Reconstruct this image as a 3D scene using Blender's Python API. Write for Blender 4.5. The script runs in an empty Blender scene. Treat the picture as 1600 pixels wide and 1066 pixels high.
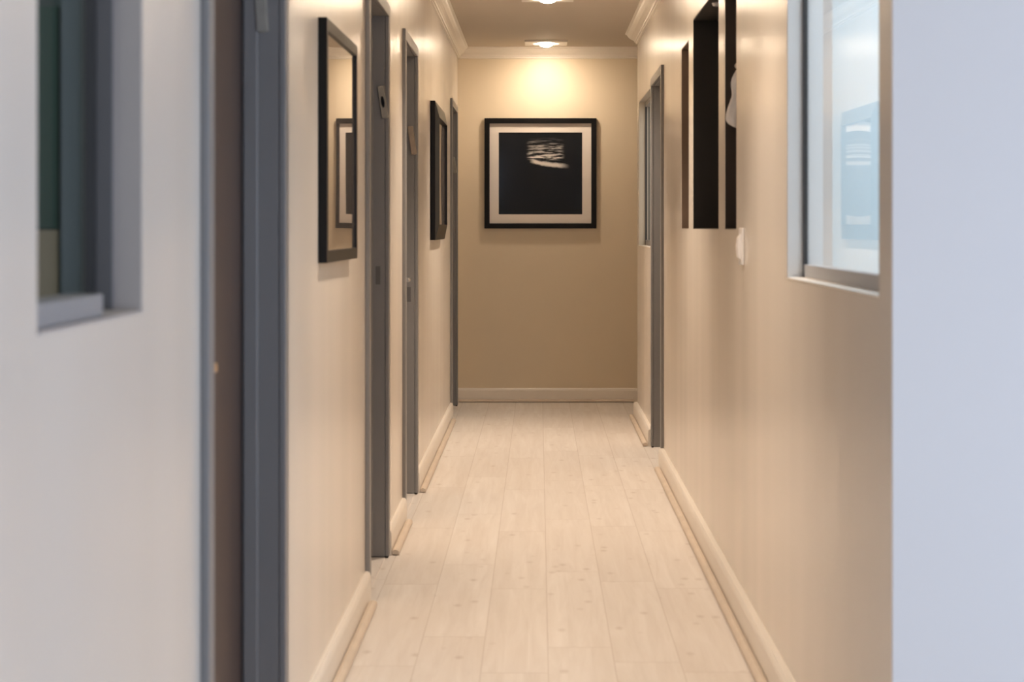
import bpy, bmesh, math, random
from mathutils import Vector, Matrix
random.seed(7)
sc = bpy.context.scene
COL = sc.collection
PI = math.pi

# ------------------------------------------------------------------ basics
XL, XR = -0.59, 0.66          # corridor walls
YE = 13.72                    # end wall
YC = 12.65                    # where the right wall stops (corridor turns right)
YF = 3.53                     # where the right wall starts (lobby in front of it)
ZC = 2.575                    # ceiling
H = 1.27                      # eye height
T = 0.12                      # wall thickness

# ------------------------------------------------------------------ materials
def mat(name):
    m = bpy.data.materials.new(name); m.use_nodes = True
    nt = m.node_tree; nt.nodes.clear()
    out = nt.nodes.new('ShaderNodeOutputMaterial')
    return m, nt, out

def N(nt, typ, **kw):
    n = nt.nodes.new(typ)
    for k, v in kw.items():
        if k in n.inputs: n.inputs[k].default_value = v
        else: setattr(n, k, v)
    return n

def math_(nt, op, a, b=None, c=None, clamp=False):
    n = nt.nodes.new('ShaderNodeMath'); n.operation = op; n.use_clamp = clamp
    for i, v in enumerate((a, b, c)):
        if v is None: continue
        if isinstance(v, (int, float)): n.inputs[i].default_value = v
        else: nt.links.new(v, n.inputs[i])
    return n.outputs[0]

def mixc(nt, fac, a, b):
    n = nt.nodes.new('ShaderNodeMix'); n.data_type = 'RGBA'
    for sock, v in ((n.inputs[0], fac), (n.inputs[6], a), (n.inputs[7], b)):
        if isinstance(v, (int, float)): sock.default_value = v
        elif isinstance(v, tuple): sock.default_value = (*v, 1) if len(v) == 3 else v
        else: nt.links.new(v, sock)
    return n.outputs[2]

def paint(name, col, rough=0.45, var=0.04, scale=3.0, bump=0.0, bscale=60.0, spec=0.5, stretch=(1, 1, 1), metal=0.0, coat=0.0, bdist=0.01, bdetail=3.0):
    m, nt, out = mat(name)
    p = N(nt, 'ShaderNodeBsdfPrincipled', Roughness=rough, Metallic=metal)
    p.inputs['Specular IOR Level'].default_value = spec
    p.inputs['Coat Weight'].default_value = coat
    p.inputs['Coat Roughness'].default_value = 0.2
    tc = N(nt, 'ShaderNodeTexCoord')
    mp = N(nt, 'ShaderNodeMapping'); mp.inputs['Scale'].default_value = stretch
    nt.links.new(tc.outputs['Object'], mp.inputs[0])
    ns = N(nt, 'ShaderNodeTexNoise', Scale=scale, Detail=4.0)
    nt.links.new(mp.outputs[0], ns.inputs['Vector'])
    c = mixc(nt, ns.outputs['Fac'], tuple(x * (1 - var) for x in col), tuple(min(1, x * (1 + var)) for x in col))
    nt.links.new(c, p.inputs['Base Color'])
    if bump > 0:
        n2 = N(nt, 'ShaderNodeTexNoise', Scale=bscale, Detail=bdetail)
        nt.links.new(mp.outputs[0], n2.inputs['Vector'])
        b = N(nt, 'ShaderNodeBump', Strength=bump, Distance=bdist)
        nt.links.new(n2.outputs['Fac'], b.inputs['Height'])
        nt.links.new(b.outputs[0], p.inputs['Normal'])
    nt.links.new(p.outputs[0], out.inputs[0])
    return m

def emit(name, col, strength):
    m, nt, out = mat(name)
    e = N(nt, 'ShaderNodeEmission', Strength=strength); e.inputs[0].default_value = (*col, 1)
    nt.links.new(e.outputs[0], out.inputs[0]); return m

def fresnel(nt, ior):
    """Fresnel that gives the same answer on both sides of a single sheet"""
    fr = nt.nodes.new('ShaderNodeFresnel'); g = nt.nodes.new('ShaderNodeNewGeometry')
    nt.links.new(math_(nt, 'MULTIPLY_ADD', g.outputs['Backfacing'], 1.0 / ior - ior, ior), fr.inputs['IOR'])
    return fr

def pane_mat(name, ior=1.6, tint=(1, 1, 1), rough=0.02, refl=1.0):
    m, nt, out = mat(name)
    fr = fresnel(nt, ior)
    tr = N(nt, 'ShaderNodeBsdfTransparent'); tr.inputs[0].default_value = (*tint, 1)
    gl = N(nt, 'ShaderNodeBsdfGlossy', Roughness=rough); gl.inputs[0].default_value = (refl, refl, refl, 1)
    mx = N(nt, 'ShaderNodeMixShader')
    nt.links.new(fr.outputs[0], mx.inputs[0]); nt.links.new(tr.outputs[0], mx.inputs[1]); nt.links.new(gl.outputs[0], mx.inputs[2])
    nt.links.new(mx.outputs[0], out.inputs[0]); return m

def floor_mat():
    m, nt, out = mat('white_washed_laminate')
    p = N(nt, 'ShaderNodeBsdfPrincipled', Roughness=0.36)
    p.inputs['Specular IOR Level'].default_value = 0.5
    g = N(nt, 'ShaderNodeNewGeometry')
    sp = N(nt, 'ShaderNodeSeparateXYZ'); nt.links.new(g.outputs['Position'], sp.inputs[0])
    # planks run along Y: width .193, length 1.2
    u = math_(nt, 'DIVIDE', math_(nt, 'SUBTRACT', sp.outputs[0], 0.027 - 0.193 * 40), 0.193)
    row = math_(nt, 'FLOOR', u)
    wn = N(nt, 'ShaderNodeTexWhiteNoise'); wn.noise_dimensions = '1D'; nt.links.new(row, wn.inputs['W'])
    v = math_(nt, 'ADD', math_(nt, 'DIVIDE', sp.outputs[1], 1.25), math_(nt, 'MULTIPLY', wn.outputs['Value'], 3.0))
    v = math_(nt, 'ADD', v, 20.0)
    fu = math_(nt, 'FRACT', u); fv = math_(nt, 'FRACT', v)
    du = math_(nt, 'MULTIPLY', math_(nt, 'MINIMUM', fu, math_(nt, 'SUBTRACT', 1.0, fu)), 0.193)
    dv = math_(nt, 'MULTIPLY', math_(nt, 'MINIMUM', fv, math_(nt, 'SUBTRACT', 1.0, fv)), 1.25)
    seam_u = math_(nt, 'SUBTRACT', 1.0, math_(nt, 'DIVIDE', du, 0.0022), clamp=True)
    seam_v = math_(nt, 'SUBTRACT', 1.0, math_(nt, 'DIVIDE', dv, 0.0055), clamp=True)
    seam = math_(nt, 'MAXIMUM', seam_u, seam_v)
    cell = math_(nt, 'ADD', math_(nt, 'MULTIPLY', row, 17.31), math_(nt, 'FLOOR', v))
    wn2 = N(nt, 'ShaderNodeTexWhiteNoise'); wn2.noise_dimensions = '1D'; nt.links.new(cell, wn2.inputs['W'])
    # faint strips inside every plank
    w3 = N(nt, 'ShaderNodeTexWhiteNoise'); w3.noise_dimensions = '1D'
    nt.links.new(math_(nt, 'ADD', math_(nt, 'FLOOR', math_(nt, 'MULTIPLY', u, 3.0)), math_(nt, 'MULTIPLY', cell, 0.37)), w3.inputs['W'])
    # grain
    cb = N(nt, 'ShaderNodeCombineXYZ')
    nt.links.new(math_(nt, 'MULTIPLY', sp.outputs[0], 26.0), cb.inputs[0])
    nt.links.new(math_(nt, 'ADD', math_(nt, 'MULTIPLY', sp.outputs[1], 1.6), math_(nt, 'MULTIPLY', wn2.outputs['Value'], 31.0)), cb.inputs[1])
    gr = N(nt, 'ShaderNodeTexNoise', Scale=1.0, Detail=6.0, Roughness=0.65, Distortion=0.6); nt.links.new(cb.outputs[0], gr.inputs['Vector'])
    # knots: small dark smudges, wide across the plank
    cb2 = N(nt, 'ShaderNodeCombineXYZ')
    nt.links.new(math_(nt, 'MULTIPLY', sp.outputs[0], 11.0), cb2.inputs[0])
    nt.links.new(math_(nt, 'ADD', math_(nt, 'MULTIPLY', sp.outputs[1], 6.5), math_(nt, 'MULTIPLY', wn2.outputs['Value'], 13.0)), cb2.inputs[1])
    vo = N(nt, 'ShaderNodeTexVoronoi', Scale=1.0); nt.links.new(cb2.outputs[0], vo.inputs['Vector'])
    knot = math_(nt, 'MULTIPLY', math_(nt, 'SUBTRACT', 1.0, math_(nt, 'DIVIDE', vo.outputs['Distance'], 0.20), clamp=True), 1.0)
    kc = N(nt, 'ShaderNodeSeparateColor'); nt.links.new(vo.outputs['Color'], kc.inputs[0])
    knot = math_(nt, 'MULTIPLY', knot, math_(nt, 'GREATER_THAN', kc.outputs[0], 0.3))
    base = mixc(nt, math_(nt, 'MULTIPLY_ADD', gr.outputs['Fac'], 2.2, -0.65, clamp=True), (0.90, 0.85, 0.795), (0.77, 0.705, 0.64))
    base = mixc(nt, math_(nt, 'MULTIPLY', wn2.outputs['Value'], 0.14), base, (0.52, 0.43, 0.35))
    base = mixc(nt, math_(nt, 'MULTIPLY', w3.outputs['Value'], 0.10), base, (0.52, 0.43, 0.35))
    base = mixc(nt, math_(nt, 'MULTIPLY', knot, 0.45), base, (0.36, 0.25, 0.17))
    base = mixc(nt, math_(nt, 'MULTIPLY', math_(nt, 'MAXIMUM', seam_u, math_(nt, 'MULTIPLY', seam_v, 0.7)), 0.42), base, (0.30, 0.20, 0.12))
    nt.links.new(base, p.inputs['Base Color'])
    b = N(nt, 'ShaderNodeBump', Strength=0.25, Distance=0.002)
    nt.links.new(math_(nt, 'SUBTRACT', math_(nt, 'MULTIPLY', gr.outputs['Fac'], 0.3), seam), b.inputs['Height'])
    nt.links.new(b.outputs[0], p.inputs['Normal'])
    nt.links.new(p.outputs[0], out.inputs[0]); return m

def print_mat():
    """dark monochrome print: pale ripples over a soft pale drift on near black"""
    m, nt, out = mat('dark_monochrome_print')
    p = N(nt, 'ShaderNodeBsdfPrincipled', Roughness=0.6); p.inputs['Specular IOR Level'].default_value = 0.1
    tc = N(nt, 'ShaderNodeTexCoord')
    sp = N(nt, 'ShaderNodeSeparateXYZ'); nt.links.new(tc.outputs['Generated'], sp.inputs[0])
    u, v = sp.outputs[0], sp.outputs[2]
    def smooth(x, a, b):
        n = nt.nodes.new('ShaderNodeMapRange'); n.interpolation_type = 'SMOOTHSTEP'
        nt.links.new(x, n.inputs[0]); n.inputs[1].default_value = a; n.inputs[2].default_value = b
        return n.outputs[0]
    cb = N(nt, 'ShaderNodeCombineXYZ')
    nt.links.new(math_(nt, 'MULTIPLY', u, 5.0), cb.inputs[0]); nt.links.new(math_(nt, 'MULTIPLY', v, 38.0), cb.inputs[1])
    ns = N(nt, 'ShaderNodeTexNoise', Scale=1.0, Detail=5.0, Roughness=0.6, Distortion=0.3); nt.links.new(cb.outputs[0], ns.inputs['Vector'])
    streak = smooth(ns.outputs['Fac'], 0.43, 0.66)
    box = math_(nt, 'MULTIPLY', math_(nt, 'MULTIPLY', smooth(u, 0.32, 0.40), math_(nt, 'SUBTRACT', 1.0, smooth(u, 0.72, 0.80))),
                math_(nt, 'MULTIPLY', smooth(v, 0.655, 0.69), math_(nt, 'SUBTRACT', 1.0, smooth(v, 0.84, 0.95))))
    grad = math_(nt, 'ADD', 0.35, math_(nt, 'MULTIPLY', math_(nt, 'SUBTRACT', 1.0, smooth(v, 0.68, 0.90)), 0.9))
    s1 = math_(nt, 'MULTIPLY', math_(nt, 'MULTIPLY', streak, box), grad)
    # soft horizontal pale band under the ripples, sloping down to the right
    n3 = N(nt, 'ShaderNodeTexNoise', Scale=9.0, Detail=3.0); nt.links.new(tc.outputs['Generated'], n3.inputs['Vector'])
    cv = math_(nt, 'SUBTRACT', 0.70, math_(nt, 'MULTIPLY', u, 0.14))
    dv = math_(nt, 'ABSOLUTE', math_(nt, 'ADD', math_(nt, 'SUBTRACT', v, cv), math_(nt, 'MULTIPLY', math_(nt, 'SUBTRACT', n3.outputs['Fac'], 0.5), 0.05)))
    band = math_(nt, 'SUBTRACT', 1.0, smooth(dv, 0.008, 0.034))
    band = math_(nt, 'MULTIPLY', band, math_(nt, 'MULTIPLY', smooth(u, 0.36, 0.44), math_(nt, 'SUBTRACT', 1.0, smooth(u, 0.70, 0.86))))
    tot = math_(nt, 'MINIMUM', math_(nt, 'ADD', s1, band), 1.0)
    n4 = N(nt, 'ShaderNodeTexNoise', Scale=4.0, Detail=4.0); nt.links.new(tc.outputs['Generated'], n4.inputs['Vector'])
    dark = mixc(nt, n4.outputs['Fac'], (0.002, 0.0025, 0.0035), (0.011, 0.0105, 0.0115))
    c = mixc(nt, tot, dark, (0.80, 0.74, 0.68))
    nt.links.new(c, p.inputs['Base Color']); nt.links.new(p.outputs[0], out.inputs[0])
    return m

M = {}
WALLC = (0.755, 0.69, 0.612)
M['wall'] = paint('semi_gloss_cream_paint', WALLC, rough=0.26, var=0.015, scale=2.0, bump=1.0, bscale=1.0, bdist=0.016, bdetail=1.2, spec=0.5, stretch=(1, 2.0, 0.10))
M['lobby'] = paint('white_lobby_paint', (0.90, 0.87, 0.85), rough=0.6, var=0.01)
M['endwall'] = paint('cream_end_paint', (0.745, 0.635, 0.475), rough=0.42, var=0.02, bump=0.05, bscale=40)
M['ceil'] = paint('ceiling_paint', (0.62, 0.545, 0.455), rough=0.8, var=0.02)
M['white'] = paint('white_trim_paint', (0.83, 0.77, 0.69), rough=0.4, var=0.02)
M['shoe'] = paint('tan_shoe_paint', (0.66, 0.56, 0.455), rough=0.45, var=0.15, scale=8)
M['grey'] = paint('grey_door_paint', (0.235, 0.228, 0.226), rough=0.42, var=0.06, scale=4, bump=0.05)
M['greylight'] = paint('light_grey_edge_paint', (0.30, 0.30, 0.32), rough=0.42, var=0.05)
M['greydoor'] = paint('grey_leaf_paint', (0.20, 0.193, 0.19), rough=0.5, var=0.05)
M['brown'] = paint('dark_brown_veneer', (0.085, 0.054, 0.044), rough=0.5, var=0.18, scale=6, stretch=(6, 6, 0.5))
M['black'] = paint('black_satin', (0.005, 0.0045, 0.005), rough=0.4, var=0.1, spec=0.2)
M['gap'] = paint('black_gap_shade', (0.004, 0.004, 0.004), rough=0.9, var=0.1)
M['bronze'] = paint('black_satin_frame', (0.006, 0.005, 0.004), rough=0.38, var=0.1, spec=0.22)
M['mat'] = paint('cream_mount_card', (0.86, 0.78, 0.70), rough=0.8, var=0.01)
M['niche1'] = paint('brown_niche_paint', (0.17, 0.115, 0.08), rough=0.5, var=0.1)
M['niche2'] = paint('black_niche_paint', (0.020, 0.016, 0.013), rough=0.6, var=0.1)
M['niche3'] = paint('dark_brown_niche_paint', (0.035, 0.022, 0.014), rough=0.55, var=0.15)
M['cloth'] = paint('white_cotton', (0.80, 0.78, 0.78), rough=0.9, var=0.06, scale=30, bump=0.3, bscale=45)
M['plastic'] = paint('white_plastic', (0.90, 0.87, 0.85), rough=0.35, var=0.01)
M['brass'] = paint('brushed_brass', (0.75, 0.55, 0.33), rough=0.3, metal=1.0, var=0.05)
M['steel'] = paint('satin_steel', (0.72, 0.69, 0.65), rough=0.3, metal=1.0, var=0.04)
M['alu'] = paint('grey_aluminium', (0.31, 0.305, 0.31), rough=0.45, var=0.03)
M['alupale'] = paint('pale_aluminium', (0.42, 0.42, 0.43), rough=0.45, var=0.03)
M['stile'] = paint('mid_grey_aluminium', (0.125, 0.12, 0.122), rough=0.5, var=0.03)
M['aludark'] = paint('dark_gasket', (0.05, 0.049, 0.05), rough=0.5, var=0.05)
M['reveal'] = paint('pale_reveal_paint', (0.80, 0.80, 0.80), rough=0.5, var=0.02)
M['revealwarm'] = paint('beige_reveal_paint', (0.56, 0.52, 0.45), rough=0.5, var=0.02)
M['innerreveal'] = paint('grey_green_reveal_paint', (0.15, 0.18, 0.177), rough=0.5, var=0.03)
M['revealgrey'] = paint('taupe_reveal_paint', (0.47, 0.42, 0.39), rough=0.5, var=0.03)
M['room'] = paint('pale_blue_room_paint', (0.70, 0.80, 0.86), rough=0.7, var=0.02)
M['teal'] = paint('grey_teal_paint', (0.085, 0.135, 0.13), rough=0.6, var=0.04)
M['green'] = paint('dark_green_paint', (0.045, 0.125, 0.095), rough=0.6, var=0.06)
M['cream'] = paint('cream_dado_paint', (0.52, 0.46, 0.34), rough=0.6, var=0.04)
M['mezuzah'] = paint('weathered_pewter', (0.34, 0.32, 0.28), rough=0.45, var=0.15, scale=40)
M['wood'] = paint('tan_wood_case', (0.36, 0.29, 0.23), rough=0.45, var=0.15, scale=40)
M['bulb'] = emit('glowing_lamp_face', (1.0, 0.80, 0.58), 150.0)
M['floor'] = floor_mat()
M['print'] = print_mat()
M['pane_dim'] = pane_mat('clear_dim_window_pane', 1.25, refl=0.5)
M['pane'] = pane_mat('clear_window_pane', 1.55)
M['acrylic'] = pane_mat('acrylic_glazing', 1.45, rough=0.10, refl=0.5)
def glaze():
    m, nt, out = mat('reflective_glazing_over_print')
    tc = N(nt, 'ShaderNodeTexCoord'); ns = N(nt, 'ShaderNodeTexNoise', Scale=3.0); nt.links.new(tc.outputs['Object'], ns.inputs['Vector'])
    c = mixc(nt, ns.outputs['Fac'], (0.24, 0.20, 0.17), (0.30, 0.25, 0.22))
    d = N(nt, 'ShaderNodeBsdfDiffuse'); nt.links.new(c, d.inputs[0])
    g = N(nt, 'ShaderNodeBsdfGlossy', Roughness=0.015); g.inputs[0].default_value = (1, 1, 1, 1)
    mx = N(nt, 'ShaderNodeMixShader'); mx.inputs[0].default_value = 0.84
    nt.links.new(d.outputs[0], mx.inputs[1]); nt.links.new(g.outputs[0], mx.inputs[2]); nt.links.new(mx.outputs[0], out.inputs[0])
    return m
M['glaze'] = glaze()

# ------------------------------------------------------------------ mesh helpers
def link(name, bm, m, parent=None, bevel=0.0, smooth=False, segs=2):
    bmesh.ops.recalc_face_normals(bm, faces=bm.faces)
    me = bpy.data.meshes.new(name); bm.to_mesh(me); bm.free()
    o = bpy.data.objects.new(name, me); COL.objects.link(o)
    me.materials.append(M[m] if isinstance(m, str) else m)
    if smooth:
        for p in me.polygons: p.use_smooth = True
    if bevel > 0:
        b = o.modifiers.new('bevel', 'BEVEL'); b.width = bevel; b.segments = segs; b.limit_method = 'ANGLE'; b.angle_limit = math.radians(40)
    if parent is not None: o.parent = parent
    return o

def bx(bm, x0, x1, y0, y1, z0, z1):
    if x0 > x1: x0, x1 = x1, x0
    v = [bm.verts.new((x, y, z)) for x in (x0, x1) for y in (y0, y1) for z in (z0, z1)]
    for f in ((0, 1, 3, 2), (4, 6, 7, 5), (0, 4, 5, 1), (2, 3, 7, 6), (0, 2, 6, 4), (1, 5, 7, 3)):
        bm.faces.new([v[i] for i in f])

def box(name, m, dims, parent=None, bevel=0.0):
    bm = bmesh.new(); bx(bm, *dims); return link(name, bm, m, parent, bevel)

def tag(o, label, cat, kind=None, group=None):
    if label: o['label'] = label
    if cat: o['category'] = cat
    if kind: o['kind'] = kind
    if group: o['group'] = group
    return o

def empty(name, loc=(0, 0, 0)):
    o = bpy.data.objects.new(name, None); COL.objects.link(o); o.location = loc; o.empty_display_size = 0.1
    return o

def holed_wall(name, m, axis, a0, a1, u0, u1, v0, v1, holes):
    """slab between a0 and a1 along `axis` ('x' or 'y'); u = the other horizontal axis, v = z; rectangular holes"""
    us = sorted({u0, u1, *[h[0] for h in holes], *[h[1] for h in holes]})
    vs = sorted({v0, v1, *[h[2] for h in holes], *[h[3] for h in holes]})
    us = [u for u in us if u0 <= u <= u1]; vs = [v for v in vs if v0 <= v <= v1]
    def solid(i, j):
        if not (0 <= i < len(us) - 1 and 0 <= j < len(vs) - 1): return False
        cu, cv = (us[i] + us[i + 1]) / 2, (vs[j] + vs[j + 1]) / 2
        return not any(h[0] < cu < h[1] and h[2] < cv < h[3] for h in holes)
    bm = bmesh.new(); cache = {}
    def V(a, u, v):
        k = (a, u, v)
        if k not in cache: cache[k] = bm.verts.new((a, u, v) if axis == 'x' else (u, a, v))
        return cache[k]
    for i in range(len(us) - 1):
        for j in range(len(vs) - 1):
            if not solid(i, j): continue
            A, B, C_, D = us[i], us[i + 1], vs[j], vs[j + 1]
            for a in (a0, a1): bm.faces.new([V(a, A, C_), V(a, B, C_), V(a, B, D), V(a, A, D)])
            for di, dj, p, q in ((-1, 0, (A, C_), (A, D)), (1, 0, (B, C_), (B, D)), (0, -1, (A, C_), (B, C_)), (0, 1, (A, D), (B, D))):
                if not solid(i + di, j + dj):
                    bm.faces.new([V(a0, *p), V(a1, *p), V(a1, *q), V(a0, *q)])
    return link(name, bm, m)

def sweep(path, prof, closed_profile=True):
    """sweep a (d, z) profile along a flat polyline; d is measured to the right of travel, mitred corners"""
    bm = bmesh.new(); rings = []
    n = len(path)
    for i, p in enumerate(path):
        p = Vector(p)
        def nrm(a, b):
            t = (Vector(b) - Vector(a)).normalized(); return Vector((t.y, -t.x))
        if i == 0: off = nrm(path[0], path[1])
        elif i == n - 1: off = nrm(path[-2], path[-1])
        else:
            n1, n2 = nrm(path[i - 1], path[i]), nrm(path[i], path[i + 1])
            b = (n1 + n2).normalized(); off = b / b.dot(n1)
        rings.append([bm.verts.new((p.x + off.x * d, p.y + off.y * d, z)) for d, z in prof])
    k = len(prof)
    for a, b in zip(rings, rings[1:]):
        for i in range(k):
            bm.faces.new([a[i], a[(i + 1) % k], b[(i + 1) % k], b[i]])
    bm.faces.new(rings[0]); bm.faces.new(rings[-1])
    return bm

def add_cyl(bm, p0, p1, r0, r1=None, seg=20):
    r1 = r0 if r1 is None else r1
    p0, p1 = Vector(p0), Vector(p1); d = (p1 - p0); L = d.length
    q = Vector((0, 0, 1)).rotation_difference(d.normalized())
    mtx = Matrix.Translation((p0 + p1) / 2) @ q.to_matrix().to_4x4()
    bmesh.ops.create_cone(bm, cap_ends=True, segments=seg, radius1=r0, radius2=r1, depth=L, matrix=mtx)

# ------------------------------------------------------------------ openings
# left doors: (opening near, opening far)
LD = [(3.35, 4.285), (6.475, 7.24), (8.215, 8.965), (12.63, 13.385)]
RD = (10.04, 10.865)
DT = 2.08                       # opening height
CW, CT = 0.06, 0.015            # casing width / thickness
LWIN = (2.22, 2.81, 1.143, 2.095)
RWIN1 = (3.665, 5.02, 1.133, 2.095)
RWIN2 = (11.10, 12.46, 1.148, 2.095)
NICHES = [(6.31, 6.705, 1.262, 2.10), (6.935, 8.08, 1.262, 2.157), (8.315, 8.75, 1.262, 2.095)]

# ------------------------------------------------------------------ shell
def structure(o, label, cat): return tag(o, label, cat, 'structure')
structure(box('floor', 'floor', (-3.0, 3.4, -3.0, YE + T, -0.1, 0.0)), 'whitewashed laminate plank floor running down the corridor', 'floor')
structure(box('ceiling', 'ceil', (-3.0, 3.4, -3.0, YE + T, ZC, ZC + 0.1)), 'beige painted ceiling above the corridor', 'ceiling')
lh = [(d[0] - 0.02, d[1] + 0.02, -0.01, DT + 0.02) for d in LD]
lh = [(a, b, 0.0, d) for a, b, c, d in lh] + [LWIN]
structure(holed_wall('wall_left', 'wall', 'x', XL - T, XL, -3.0, YE, 0.0, ZC, lh), 'long cream painted wall along the left side of the corridor', 'wall')
rh = [(RD[0] - 0.02, RD[1] + 0.02, 0.0, DT + 0.02), RWIN1, RWIN2] + NICHES
wr = structure(holed_wall('wall_right', 'wall', 'x', XR, XR + T, YF, YC, 0.0, ZC, rh), 'long cream painted wall on the right with three dark niches', 'wall')
structure(box('wall_end', 'endwall', (-0.75, 3.4, YE, YE + T, 0, ZC)), 'tan lit wall closing the far end of the corridor', 'wall')
bm = bmesh.new(); bx(bm, XR, 3.4, YF - 0.008, YF - 0.0003, 0, ZC); bx(bm, XR + T + 0.0005, 3.4, YF + 0.0005, YF + T, 0, ZC)
structure(link('wall_front', bm, 'lobby'), 'pale bluish white wall face beside the corridor mouth', 'wall')
structure(box('wall_alcove', 'wall', (XR + T, 3.4, YC - T, YC, 0, ZC)), 'cream wall of the side passage behind the right wall end', 'wall')
structure(box('wall_passage', 'wall', (3.4, 3.5, YC, YE + T, 0, ZC)), 'cream wall closing the side passage at the far end', 'wall')
LH = (-2.5, 3.1, 0.15, 1.95)
structure(holed_wall('wall_lobby', 'lobby', 'x', 3.4, 3.5, -3.0, YF + T, 0, ZC, [LH]), 'white side wall of the lobby with a wide window', 'wall')
BH = (1.0, 3.2, 0.3, 2.35)  # added unseen window opening, lets more daylight onto wall_front
structure(holed_wall('wall_back', 'wall', 'y', -3.1, -3.0, -3.0, 3.5, 0, ZC, [BH]), 'cream lobby wall with an added window, opposite the corridor', 'wall')
bm = bmesh.new()
for a in (BH[0], (BH[0] + BH[1]) / 2 - 0.025, BH[1] - 0.05): bx(bm, a, a + 0.05, -3.06, -3.02, BH[2], BH[3])
for a in (BH[2], BH[3] - 0.05): bx(bm, BH[0], BH[1], -3.06, -3.02, a, a + 0.05)
structure(link('added_window_5', bm, 'white'), 'added unseen white framed window opposite the corridor mouth', 'window')
pl = bpy.data.lights.new('window_portal', 'AREA'); pl.shape = 'RECTANGLE'; pl.size = BH[1] - BH[0]; pl.size_y = BH[3] - BH[2]; pl.cycles.is_portal = True
po = bpy.data.objects.new('window_portal', pl); COL.objects.link(po); po.location = ((BH[0] + BH[1]) / 2, -3.09, (BH[2] + BH[3]) / 2); po.rotation_euler = (PI / 2, 0, 0)
bm = bmesh.new()
for a in (LH[0], LH[0] + 1.85, LH[0] + 3.70, LH[1] - 0.05): bx(bm, 3.42, 3.46, a, a + 0.05, LH[2], LH[3])
for a in (LH[2], LH[3] - 0.05): bx(bm, 3.42, 3.46, LH[0], LH[1], a, a + 0.05)
structure(link('window_4', bm, 'white'), 'wide white framed lobby window to the right of the corridor mouth', 'window')
pl = bpy.data.lights.new('window_portal', 'AREA'); pl.shape = 'RECTANGLE'; pl.size = LH[3] - LH[2]; pl.size_y = LH[1] - LH[0]; pl.cycles.is_portal = True
po = bpy.data.objects.new('window_portal', pl); COL.objects.link(po); po.location = (3.49, (LH[0] + LH[1]) / 2, (LH[2] + LH[3]) / 2); po.rotation_euler = (0, PI / 2, 0)
# rooms behind
structure(box('wall_right_room', 'room', (2.5, 2.6, YF + T, YC - T, 0, ZC)), 'pale blue wall inside the rooms behind the right windows', 'wall')
structure(box('wall_right_room', 'room', (XR + T, 2.5, 5.95, 6.03, 0, ZC)), 'pale blue partition seen through the near right window', 'wall')
structure(box('wall_right_room', 'room', (XR + T, 2.5, 9.2, 9.28, 0, ZC)), 'pale blue partition behind the wall with niches', 'wall')
wl = structure(box('wall_left_room', 'teal', (-3.0, XL - T, 3.20, 3.28, 0, ZC)), 'grey teal wall seen through the left window', 'wall')
px = -0.813
tag(box('upper_panel', 'green', (-2.2, px, 3.185, 3.1995, 1.267, 1.27 + 345 / 2950 * 3.19), wl), 'dark green upper panel', None)
tag(box('lower_panel', 'cream', (-2.2, px, 3.185, 3.1995, 0.0, 1.265), wl), 'cream lower panel', None)
structure(box('wall_left_room', 'teal', (-3.0, -2.92, -3.0, YE, 0, ZC)), 'grey teal wall deep behind the left rooms', 'wall')
structure(box('wall_left_room', 'teal', (-2.92, XL - T, 0.9, 0.98, 0, ZC)), 'grey teal wall closing the left room near the lobby', 'wall')

# niche linings
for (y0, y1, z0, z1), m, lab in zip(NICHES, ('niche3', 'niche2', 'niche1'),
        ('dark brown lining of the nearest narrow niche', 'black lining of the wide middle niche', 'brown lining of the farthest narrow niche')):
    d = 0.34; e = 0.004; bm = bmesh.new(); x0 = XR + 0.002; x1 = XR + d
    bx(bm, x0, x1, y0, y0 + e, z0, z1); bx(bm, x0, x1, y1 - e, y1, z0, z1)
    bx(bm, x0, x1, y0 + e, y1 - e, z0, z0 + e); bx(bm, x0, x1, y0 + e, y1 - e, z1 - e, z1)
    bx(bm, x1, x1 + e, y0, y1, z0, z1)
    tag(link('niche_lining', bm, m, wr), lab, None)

# ------------------------------------------------------------------ crown, baseboards
crown = [(0, ZC), (0.078, ZC), (0.078, ZC - 0.008), (0.066, ZC - 0.014), (0.060, ZC - 0.026), (0.047, ZC - 0.040), (0.030, ZC - 0.050),
         (0.020, ZC - 0.058), (0.018, ZC - 0.066), (0.010, ZC - 0.068), (0.010, ZC - 0.078), (0, ZC - 0.080)]
c1 = link('trim_1', sweep([(XL, -3.0), (XL, YE), (3.4, YE)], crown), 'white')
structure(c1, 'white crown moulding along the left wall and end wall', 'moulding')
c2 = link('trim_2', sweep([(3.4, YC), (XR, YC), (XR, YF), (3.4, YF)], crown), 'white')
structure(c2, 'white crown moulding along the top of the right wall', 'moulding')

def bbp(t): return [(0, 0), (t, 0), (t, 0.084), (t - 0.003, 0.094), (t - 0.009, 0.100), (0, 0.101)]
def shp(t): return [(t + 0.0022 + a, b + 0.0035) for a, b in ((0.0005, 0.0), (0.0005, 0.014), (0.004, 0.0145), (0.006, 0.0175), (0.013, 0.0185), (0.021, 0.016), (0.026, 0.012), (0.028, 0.005), (0.027, 0.0))]
def baseboard(name, path, label, s0=0.0, s1=0.0):
    t = 0.028 if name == 'baseboard_right' else 0.020
    o = structure(link(name, sweep(path, bbp(t)), 'white'), label, 'baseboard')
    p = [Vector(q) for q in path]
    p[0] = p[0] + (p[1] - p[0]).normalized() * s0; p[-1] = p[-1] + (p[-2] - p[-1]).normalized() * s1
    link('shoe_molding', sweep([tuple(q) for q in p], shp(t)), 'shoe', o)
    return o
baseboard('baseboard_left', [(XL, -3.0), (XL, LD[0][0] - CW)], 'white baseboard left of the brown door, under the left window')
baseboard('baseboard_left', [(XL, LD[0][1] + CW), (XL, LD[1][0] - CW)], 'white baseboard below the nearest framed picture on the left wall', s1=0.10)
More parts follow.
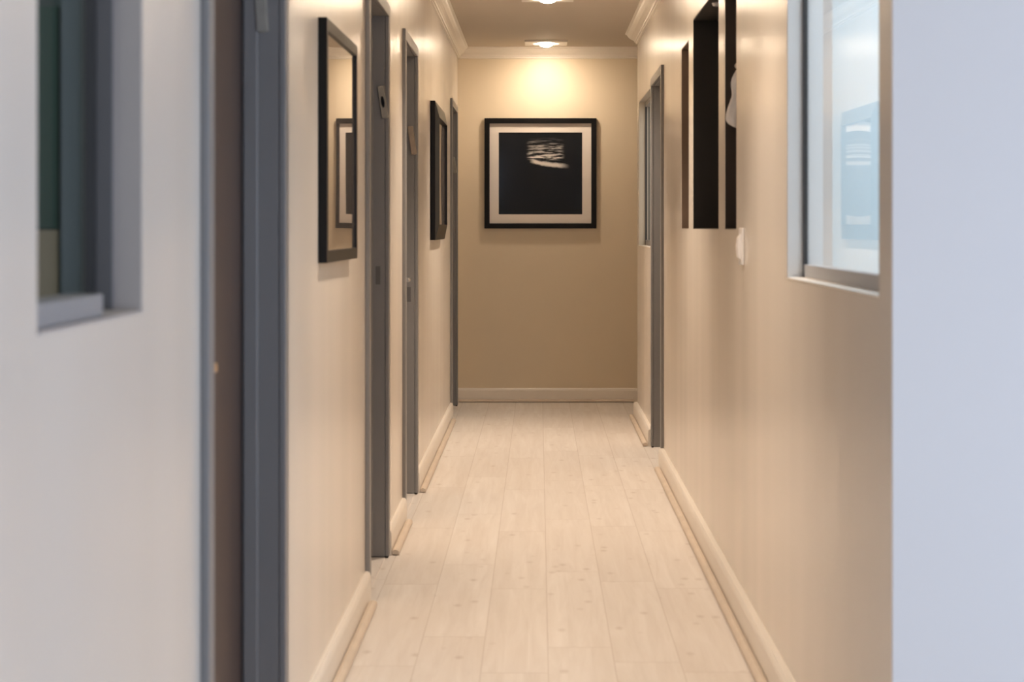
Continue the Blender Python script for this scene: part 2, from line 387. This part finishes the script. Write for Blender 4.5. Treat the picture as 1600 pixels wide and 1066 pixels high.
baseboard('baseboard_left', [(XL, LD[1][1] + CW), (XL, LD[2][0] - CW)], 'short white baseboard between two grey doorways on the left', s1=0.08)
baseboard('baseboard_left', [(XL, LD[2][1] + CW), (XL, LD[3][0] - CW)], 'white baseboard below the deep black framed picture', s1=0.25)
baseboard('baseboard_end', [(XL, YE), (3.4, YE)], 'white baseboard across the end wall below the picture', s0=0.012)
baseboard('baseboard_right', [(XR, YC), (XR, RD[1] + CW)], 'short white baseboard beyond the right doorway', s0=0.05)
baseboard('baseboard_right', [(XR, RD[0] - CW), (XR, YF), (3.4, YF)], 'long white baseboard along the right wall under the niches', s0=0.14)

# ------------------------------------------------------------------ doors
def door(name, side, o0, o1, label, leafmat='greydoor', casing='grey', lever=None, strike=None, latch_near=False):
    s = -1 if side == 'L' else 1
    X = XL if side == 'L' else XR
    def xx(d): return X + s * d          # d > 0 into the wall
    r = empty(name, (X, (o0 + o1) / 2, 0)); structure(r, label, 'door')
    inv = Matrix.Translation(-Vector(r.location))
    def put(nm, bm, m, bevel=0.0, smooth=False, lab=None, par=None):
        if par is None: bm.transform(inv)
        else: bm.transform(inv)
        o = link(nm, bm, m, r if par is None else par, bevel, smooth)
        if lab: o['label'] = lab
        return o
    z0 = 0.007
    bm = bmesh.new()
    # casing: two legs and a head
    bx(bm, xx(-CT), xx(0.0), o0 - CW, o0, z0, DT)
    bx(bm, xx(-CT), xx(0.0), o1, o1 + CW, z0, DT)
    bx(bm, xx(-CT), xx(0.0), o0 - CW, o1 + CW, DT, DT + 0.05)
    put('casing', bm, casing, 0.003)
    bm = bmesh.new()
    bx(bm, xx(0.0005), xx(T), o0 - 0.0195, o0, z0, DT); bx(bm, xx(0.0005), xx(T), o1, o1 + 0.0195, z0, DT)
    bx(bm, xx(0.0005), xx(T), o0 - 0.0195, o1 + 0.0195, DT, DT + 0.0195)
    put('jamb', bm, casing)
    bm = bmesh.new()
    for a, b in ((o0, o0 + 0.012), (o1 - 0.012, o1)): bx(bm, xx(0.046), xx(0.080), a, b, z0, DT - 0.0005)
    bx(bm, xx(0.046), xx(0.080), o0 + 0.012, o1 - 0.012, DT - 0.012, DT - 0.0005)
    put('door_stop', bm, casing, 0.004)
    bm = bmesh.new(); bx(bm, xx(0.084), xx(0.118), o0 + 0.004, o1 - 0.006, 0.012, DT - 0.004)
    leaf = put('door_leaf', bm, leafmat, 0.002)
    if latch_near: ly, ld = o0 + 0.075, 1
    else: ly, ld = o1 - 0.085, -1
    lz = lever if lever else 1.03
    bm = bmesh.new()
    add_cyl(bm, (xx(0.084), ly, lz), (xx(0.076), ly, lz), 0.026)
    add_cyl(bm, (xx(0.078), ly, lz), (xx(0.024), ly, lz), 0.009)
    bx(bm, xx(0.012), xx(0.028), min(ly - 0.010 * ld, ly + 0.115 * ld), max(ly - 0.010 * ld, ly + 0.115 * ld), lz - 0.009, lz + 0.009)
    put('lever_handle', bm, 'brass' if leafmat == 'brown' else 'steel', 0.003, par=leaf)
    bm = bmesh.new(); add_cyl(bm, (xx(0.084), ly, lz - 0.075), (xx(0.080), ly, lz - 0.075), 0.014)
    put('keyhole_plate', bm, 'brass' if leafmat == 'brown' else 'steel', 0, par=leaf)
    if strike:
        bm = bmesh.new(); bx(bm, xx(0.018), xx(0.036), o1 - 0.0015, o1 + 0.001, strike - 0.035, strike + 0.035)
        put('strike_plate', bm, 'stile')
    bm = bmesh.new(); bx(bm, xx(0.0), xx(T), o0, o1, 0.0002, 0.004)
    if leafmat != 'brown': put('threshold', bm, 'floor')
    else: bm.free()
    # black strips paint the shade between jambs and floor
    bm = bmesh.new()
    bx(bm, xx(-CT + 0.004), xx(T), o1 + 0.004, o1 + CW - 0.006, 0.0005, z0)
    bx(bm, xx(-CT + 0.004), xx(T), o0 - CW + 0.006, o0 - 0.004, 0.0005, z0)
    put('floor_gap_shade', bm, 'gap')
    return r
door('door_1', 'L', *LD[0], 'dark brown door in a grey frame nearest on the left', leafmat='brown', lever=1.007, latch_near=True)
door('door_2', 'L', *LD[1], 'grey doorway right after the first framed picture on the left', strike=1.085, latch_near=True)
door('door_3', 'L', *LD[2], 'grey doorway with a silver lever, before the deep black frame', lever=1.024, strike=0.95)
door('door_4', 'L', *LD[3], 'narrow grey doorway at the far left corner by the end wall', latch_near=True)
door('door_5', 'R', *RD, 'grey doorway in the right wall beyond the niches', latch_near=True)

# ------------------------------------------------------------------ windows
def window(name, side, y0, y1, z0, z1, label, reveal, rail, tilt=0.0, sash=True):
    s = -1 if side == 'L' else 1
    X = XL if side == 'L' else XR
    r = empty(name, (X, (y0 + y1) / 2, z0)); structure(r, label, 'window')
    inv = Matrix.Translation(-Vector(r.location))
    def xx(d): return X + s * d
    def put(nm, bm, m, bevel=0.0):
        bm.transform(inv); return link(nm, bm, m, r, bevel)
    e = 0.003; D = 0.057
    for nm, d0, d1, m_ in (('reveal', 0.0015, 0.086, reveal), ('inner_reveal', 0.0862, T, 'innerreveal' if side == 'L' else reveal)):
        bm = bmesh.new()          # painted lining in front of and behind the pane
        bx(bm, xx(d0), xx(d1), y0, y0 + e, z0, z1); bx(bm, xx(d0), xx(d1), y1 - e, y1, z0, z1)
        bx(bm, xx(d0), xx(d1), y0 + e, y1 - e, z1 - e, z1)
        put(nm, bm, m_)
    bm = bmesh.new(); bx(bm, xx(-0.002), xx(T), y0 + e, y1 - e, z0, z0 + 0.004)
    put('sill', bm, 'white' if side == 'R' else reveal)
    a0, a1, b0, b1 = y0 + e, y1 - e, z0 + 0.004, z1 - e
    if side == 'L': f0, f1, fg, rf0, rf1, ry, rh = 0.043, 0.067, 0.083, 0.010, 0.066, 2.60, 0.031
    else: f0, f1, fg, rf0, rf1, ry, rh = 0.040, 0.044, 0.053, 0.043, 0.075, a1 - 0.006, 0.034
    fr = bmesh.new()
    bx(fr, xx(rf0), xx(rf1), a0, ry, b0, b0 + rh); bx(fr, xx(f0), xx(f1 + 0.02), a0, a1, b1 - 0.03, b1)
    bx(fr, xx(f0), xx(f1 + 0.02), a0, a0 + 0.02, b0 + rh, b1 - 0.03)
    put('frame', fr, rail, 0.002)
    st = bmesh.new(); bx(st, xx(f0), xx(f1), a1 - 0.008, a1, b0, b1 - 0.03)
    put('stile', st, 'stile', 0.001)
    st = bmesh.new(); bx(st, xx(f1), xx(fg), a1 - 0.010, a1, b0, b1 - 0.03)
    put('gasket', st, 'aludark')
    g = bmesh.new(); xm = xx(fg + 0.004)
    t = tilt * (a1 - a0) / 2
    vs = [g.verts.new(c) for c in ((xm + t, a0 + 0.015, b0 + 0.025), (xm - t, a1 - 0.002, b0 + 0.025), (xm - t, a1 - 0.002, b1 - 0.025), (xm + t, a0 + 0.015, b1 - 0.025))]
    g.faces.new(vs); put('pane', g, 'pane' if side == 'R' else 'pane_dim')
    return r
window('window_1', 'L', *LWIN, 'recessed window with dark glass at the far left of the corridor mouth', 'revealgrey', 'alu')
window('window_2', 'R', *RWIN1, 'recessed pale blue glass window nearest on the right wall', 'reveal', 'alupale', tilt=0.013)
window('window_3', 'R', *RWIN2, 'small recessed window beyond the right doorway', 'revealwarm', 'alu')

# ------------------------------------------------------------------ pictures
def frame_bm(y0, y1, z0, z1, fw, depth, inner_depth=None, lip=0.006):
    """mitred rectangular frame in local coords: X = out of the wall, Y along, Z up"""
    idp = depth if inner_depth is None else inner_depth
    prof = [(0, 0.0), (0, depth), (fw, idp), (fw, lip)]      # (inset, height)
    bm = bmesh.new(); rings = []
    for (cy, cz, sy, sz) in ((y0, z0, 1, 1), (y1, z0, -1, 1), (y1, z1, -1, -1), (y0, z1, 1, -1)):
        rings.append([bm.verts.new((h, cy + sy * d, cz + sz * d)) for d, h in prof])
    for i in range(4):
        a, b = rings[i], rings[(i + 1) % 4]
        for k in range(4):
            bm.faces.new([a[k], a[(k + 1) % 4], b[(k + 1) % 4], b[k]])
    return bm

def picture(name, loc, rot, w, h, fw, depth, label, inner=None, glazing='glaze', framemat='bronze', bow=0.0, mount=0.0):
    r = empty(name, loc); r.rotation_euler = (0, 0, rot); tag(r, label, 'picture')
    link('frame', frame_bm(-w / 2, w / 2, -h / 2, h / 2, fw, depth, inner), framemat, r, 0.0012)
    box('backing_board', 'black', (0.0005, 0.004, -w / 2 + fw * 0.5, w / 2 - fw * 0.5, -h / 2 + fw * 0.5, h / 2 - fw * 0.5), r)
    zi = depth if inner is None else inner
    def sheet(nm, x, iy, iz, m, bowv=0.0):
        bm = bmesh.new(); n = 24 if bowv else 1
        g = [[bm.verts.new((x - bowv * (1 - (2 * i / n - 1) ** 2) * (1 - 0.6 * (2 * j / n - 1) ** 2), -iy + 2 * iy * i / n, -iz + 2 * iz * j / n)) for j in range(n + 1)] for i in range(n + 1)]
        for i in range(n):
            for j in range(n): bm.faces.new([g[i][j], g[i + 1][j], g[i + 1][j + 1], g[i][j + 1]])
        return link(nm, bm, m, r, 0, bool(bowv))
    return r, sheet, (w / 2 - fw, h / 2 - fw, zi)

# nearest left picture
pY0, pY1 = 5.045, 5.86
r, sheet, (iy, iz, zi) = picture('framed_picture', (XL + 0.001, (pY0 + pY1) / 2, 1.5025), -0.0042, pY1 - pY0, 0.658, 0.033, 0.0245,
    'black framed glossy picture on the left wall just past the brown door')
sheet('glazing', 0.0175, iy, iz, 'glaze', -0.00064)
# second left picture, deep bevelled moulding
qY0, qY1 = 10.24, 11.28
r, sheet, (iy, iz, zi) = picture('framed_picture', (XL + 0.001, (qY0 + qY1) / 2, 1.578), 0.0, qY1 - qY0, 0.757, 0.085, 0.026,
    'black picture in a deep sloping frame on the left wall near the end', inner=0.046, framemat='black')
sheet('glazing', 0.030, iy, iz, 'glaze', 0.004)
# end wall picture (local +X looks towards the camera)
W, Hh = 0.812, 0.80
r, sheet, (iy, iz, zi) = picture('framed_picture', (0.0115, YE - 0.001, 1.660), -PI / 2, W, Hh, 0.037, 0.034,
    'black framed dark photographic print with white mount on the end wall', framemat='black')
bm = bmesh.new(); fr_in = 0.066
bx(bm, 0.006, 0.012, -iy, iy, iz - fr_in, iz); bx(bm, 0.006, 0.012, -iy, iy, -iz, -iz + fr_in)
bx(bm, 0.006, 0.012, -iy, -iy + fr_in, -iz + fr_in, iz - fr_in); bx(bm, 0.006, 0.012, iy - fr_in, iy, -iz + fr_in, iz - fr_in)
o = link('mount_card', bm, 'mat', r); o['label'] = 'cream white mount card'
bm = bmesh.new(); a, b = iy - fr_in, iz - fr_in
# print is laid in local y,z ; remap so Generated x = left to right in the photo
me_v = [(a, 0.0, -b), (-a, 0.0, -b), (-a, 0.0, b), (a, 0.0, b)]
vv = [bm.verts.new(c) for c in me_v]; bm.faces.new(vv)
pr = link('print', bm, 'print', r); pr.rotation_euler = (0, 0, PI / 2); pr.location = (0.0075, 0, 0); pr['label'] = 'dark print with pale rippled streaks'
sheet('glazing', 0.026, iy, iz, 'acrylic', 0.012)

# ------------------------------------------------------------------ mezuzah cases on the door posts
def mezuzah(y, x, z, ln, m, label, emblem=False, tilt=0.13):
    r = empty('mezuzah_case', (x, y, z)); r.rotation_euler = (0, tilt, 0)
    tag(r, label, 'mezuzah', group='mezuzah cases on the left door posts')
    bm = bmesh.new(); w = 0.0135; n = 10; pts = []
    for i in range(n + 1): a = PI * i / n; pts.append((w * math.cos(a), ln / 2 - w * 0.3 + w * 0.3 * math.sin(a)))
    for i in range(n + 1): a = PI + PI * i / n; pts.append((w * math.cos(a), -ln / 2 + w * 0.3 + w * 0.3 * math.sin(a)))
    f0 = [bm.verts.new((px_, 0.0, pz)) for px_, pz in pts]; f1 = [bm.verts.new((px_ * 0.86, -0.017, pz * 0.97)) for px_, pz in pts]
    k = len(pts)
    for i in range(k): bm.faces.new([f0[i], f0[(i + 1) % k], f1[(i + 1) % k], f1[i]])
    bm.faces.new(f0); bm.faces.new(f1)
    link('case', bm, m, r, 0.0015)
    if emblem:
        bm = bmesh.new(); k = 18
        c0 = [bm.verts.new((0.007 * math.cos(2 * PI * i / k), -0.0171, 0.023 * math.sin(2 * PI * i / k))) for i in range(k)]
        c1 = [bm.verts.new((0.0055 * math.cos(2 * PI * i / k), -0.020, 0.021 * math.sin(2 * PI * i / k))) for i in range(k)]
        for i in range(k): bm.faces.new([c0[i], c0[(i + 1) % k], c1[(i + 1) % k], c1[i]])
        bm.faces.new(c0); bm.faces.new(c1)
        e = link('emblem', bm, 'black', r); e['label'] = 'black oval emblem'
    return r
def P(x, y, Y): return ((x - 842) / 2950 * Y, H + (355 - y) / 2950 * Y)
for (px_, py_, i, ln, m, em, lab) in (
        (408, 0, 0, 0.15, 'mezuzah', False, 'grey mezuzah on the grey post of the nearest brown door'),
        (598.5, 159.5, 1, 0.128, 'mezuzah', True, 'slanted mezuzah with black oval on the door post after the first picture'),
        (644, 219.5, 2, 0.138, 'wood', False, 'slanted tan mezuzah on the post of the doorway with silver lever'),
        (709.3, 258, 3, 0.115, 'mezuzah', False, 'tiny slanted mezuzah on the post of the farthest left doorway')):
    Y = LD[i][1]; X_, Z_ = P(px_, py_, Y)
    mezuzah(Y, X_, Z_, ln, m, lab, em, tilt=-0.14 if i else -0.06)

# ------------------------------------------------------------------ light switch
sx, sy, sz = XR, 6.105, 1.208
r = empty('light_switch', (sx, sy, sz)); tag(r, 'white light switch plate on the right wall below the nearest niche', 'switch')
box('plate', 'plastic', (-0.009, -0.0003, -0.045, 0.045, -0.060, 0.060), r, 0.003)
bm = bmesh.new()
pts = [(-0.009, -0.044), (-0.018, -0.034), (-0.021, 0.0), (-0.018, 0.026), (-0.012, 0.036), (-0.009, 0.042)]
a = [bm.verts.new((x, -0.028, z)) for x, z in pts]; b = [bm.verts.new((x, 0.028, z)) for x, z in pts]
for i in range(len(pts)): bm.faces.new([a[i], a[(i + 1) % len(pts)], b[(i + 1) % len(pts)], b[i]])
bm.faces.new(a); bm.faces.new(b); link('rocker', bm, 'plastic', r, 0.001)

# ------------------------------------------------------------------ white cloth hanging in the nearest niche
r = empty('hanging_cloth', (0.704, 6.635, 1.62)); tag(r, 'white cloth bundle hanging inside the nearest narrow dark niche', 'cloth')
bm = bmesh.new(); rings = []; seg = 40
prof = [(0.000, 0.006), (0.004, 0.026), (0.016, 0.040), (0.034, 0.043), (0.060, 0.040), (0.085, 0.033), (0.105, 0.026), (0.122, 0.025), (0.140, 0.029), (0.160, 0.031), (0.178, 0.027), (0.196, 0.018), (0.208, 0.010), (0.214, 0.003)]
for z, rad in prof:
    ring = []
    for i in range(seg):
        t = 2 * PI * i / seg
        k = 1 + 0.10 * math.sin(5 * t + z * 20) + 0.05 * math.sin(9 * t + 1.3 - z * 30)
        off = -0.004 * math.sin(z * 25)
        ring.append(bm.verts.new((rad * k * math.cos(t) + off, rad * 0.85 * k * math.sin(t), z + 0.003 * math.sin(3 * t))))
    rings.append(ring)
for p_, q_ in zip(rings, rings[1:]):
    for i in range(seg): bm.faces.new([p_[i], p_[(i + 1) % seg], q_[(i + 1) % seg], q_[i]])
bm.faces.new(rings[0]); bm.faces.new(rings[-1])
o = link('drape', bm, 'cloth', r, 0, True); ss = o.modifiers.new('s', 'SUBSURF'); ss.levels = 1; ss.render_levels = 2
bm = bmesh.new(); add_cyl(bm, (0, 0.0, 0.212), (0, 0.064, 0.222), 0.003, seg=10); add_cyl(bm, (0, 0.058, 0.222), (0, 0.064, 0.222), 0.010, seg=14)
link('hook', bm, 'steel', r, 0, True)

# ------------------------------------------------------------------ downlights
LX = 0.05
def downlight(y, label, watt, ang=100, tilt=0):
    r = empty('downlight', (LX, y, ZC)); tag(r, label, 'ceiling light', group='square ceiling downlights along the corridor')
    # square trim plate with a round hole
    bm = bmesh.new(); n = 32; hs = 0.150; ri = 0.062
    def sq(t):
        c, s = math.cos(t), math.sin(t); k = hs / max(abs(c), abs(s)); return c * k, s * k
    rows = []
    for i in range(n):
        t = 2 * PI * i / n + PI / 4; c, s = math.cos(t), math.sin(t); X_, Y_ = sq(t)
        rows.append([bm.verts.new(v) for v in ((X_, Y_, -0.0003), (X_ * 0.985, Y_ * 0.985, -0.012), ((ri + .03) * c, (ri + .03) * s, -0.014), (ri * c, ri * s, -0.008), (ri * .98 * c, ri * .98 * s, -0.0003))])
    for i in range(n):
        a, b = rows[i], rows[(i + 1) % n]
        for k in range(4): bm.faces.new([a[k], b[k], b[k + 1], a[k + 1]])
    link('trim_plate', bm, 'white', r)
    bm = bmesh.new()
    prof = [(0.0, -0.036), (0.022, -0.034), (0.040, -0.027), (0.048, -0.016), (0.048, -0.002)]
    rings = [[bm.verts.new((rr * math.cos(2 * PI * i / n), rr * math.sin(2 * PI * i / n), z)) for i in range(n)] for rr, z in prof[1:]]
    top = bm.verts.new((0, 0, prof[0][1]))
    for i in range(n): bm.faces.new([top, rings[0][i], rings[0][(i + 1) % n]])
    for p_, q_ in zip(rings, rings[1:]):
        for i in range(n): bm.faces.new([p_[i], p_[(i + 1) % n], q_[(i + 1) % n], q_[i]])
    bm.faces.new(rings[-1])
    o = link('bulb', bm, 'bulb', r, 0, True); o['label'] = 'glowing lamp face'
    ld = bpy.data.lights.new('downlight_beam', 'SPOT'); ld.energy = watt; ld.color = (1.0, 0.825, 0.67)
    ld.spot_size = math.radians(ang); ld.spot_blend = 1.0; ld.shadow_soft_size = 0.05
    lo = bpy.data.objects.new('downlight_beam', ld); COL.objects.link(lo); lo.location = (LX, y, ZC - 0.08); lo.rotation_euler = (math.radians(tilt), 0, 0)
LY = [13.31, 10.70, 8.05, 5.40]
labs = ['square white downlight in front of the end wall picture', 'square downlight second from the end wall, cut by the top edge',
        'square downlight third from the end wall', 'square downlight fourth from the end wall']
WT = [(16, 168, 16), (150, 112, 0), (155, 98, 0), (108, 98, 0)]
for y, l, w in zip(LY, labs, WT): downlight(y, l, *w)

# little spotlight in the soffit of the wide niche
r = empty('niche_spotlight', (0.70, 7.43, 2.1525)); tag(r, 'tiny white spotlight in the top of the wide dark niche', 'spotlight')
bm = bmesh.new(); add_cyl(bm, (0, 0, 0.0), (0, 0, -0.012), 0.020, 0.016); link('housing', bm, 'plastic', r, 0.001)
bm = bmesh.new(); add_cyl(bm, (0, 0, -0.012), (0, 0, -0.015), 0.010); link('lens', bm, 'alu', r)

# ------------------------------------------------------------------ lights
def area(name, loc, rot, sx_, sy_, watt, col):
    l = bpy.data.lights.new(name, 'AREA'); l.shape = 'RECTANGLE'; l.size = sx_; l.size_y = sy_; l.energy = watt; l.color = col
    o = bpy.data.objects.new(name, l); COL.objects.link(o); o.location = loc; o.rotation_euler = rot; return o
area('right_room_fill', (1.6, 4.8, ZC - 0.05), (0, 0, 0), 1.2, 1.6, 33, (0.76, 0.88, 1.0))  # added unseen light, brightens the room behind the near right window
area('far_right_room_fill', (1.6, 11.2, ZC - 0.05), (0, 0, 0), 1.2, 1.6, 22, (1.0, 0.94, 0.86))  # added unseen fill for the room behind the far right window
area('left_room_fill', (-1.7, 2.2, ZC - 0.05), (0, 0, 0), 1.0, 1.0, 10, (0.95, 1.0, 1.0))  # weak unseen fill added to the dark left room

w = bpy.data.worlds.new('daylight'); sc.world = w; w.use_nodes = True
bg = w.node_tree.nodes['Background']; bg.inputs[0].default_value = (0.58, 0.73, 1.0, 1); bg.inputs[1].default_value = 3.5

# ------------------------------------------------------------------ camera
cd = bpy.data.cameras.new('camera'); cam = bpy.data.objects.new('camera', cd); COL.objects.link(cam)
cam.location = (0, 0, H); cam.rotation_euler = (PI / 2, 0, 0)
cd.sensor_fit = 'HORIZONTAL'; cd.sensor_width = 36.0; cd.lens = 36.0 * 2950 / 1600
cd.shift_x = -42 / 1600; cd.shift_y = -178 / 1600
cd.clip_start = 0.05
cd.dof.use_dof = True; cd.dof.focus_distance = 12.5; cd.dof.aperture_fstop = 5.6
sc.camera = cam
sc.view_settings.view_transform = 'Standard'
sc.view_settings.look = 'None'
sc.view_settings.exposure = 0.0
sc.cycles.max_bounces = 10; sc.cycles.diffuse_bounces = 6; sc.cycles.transparent_max_bounces = 12
sc.cycles.sample_clamp_indirect = 25.0
sc.cycles.use_denoising = True
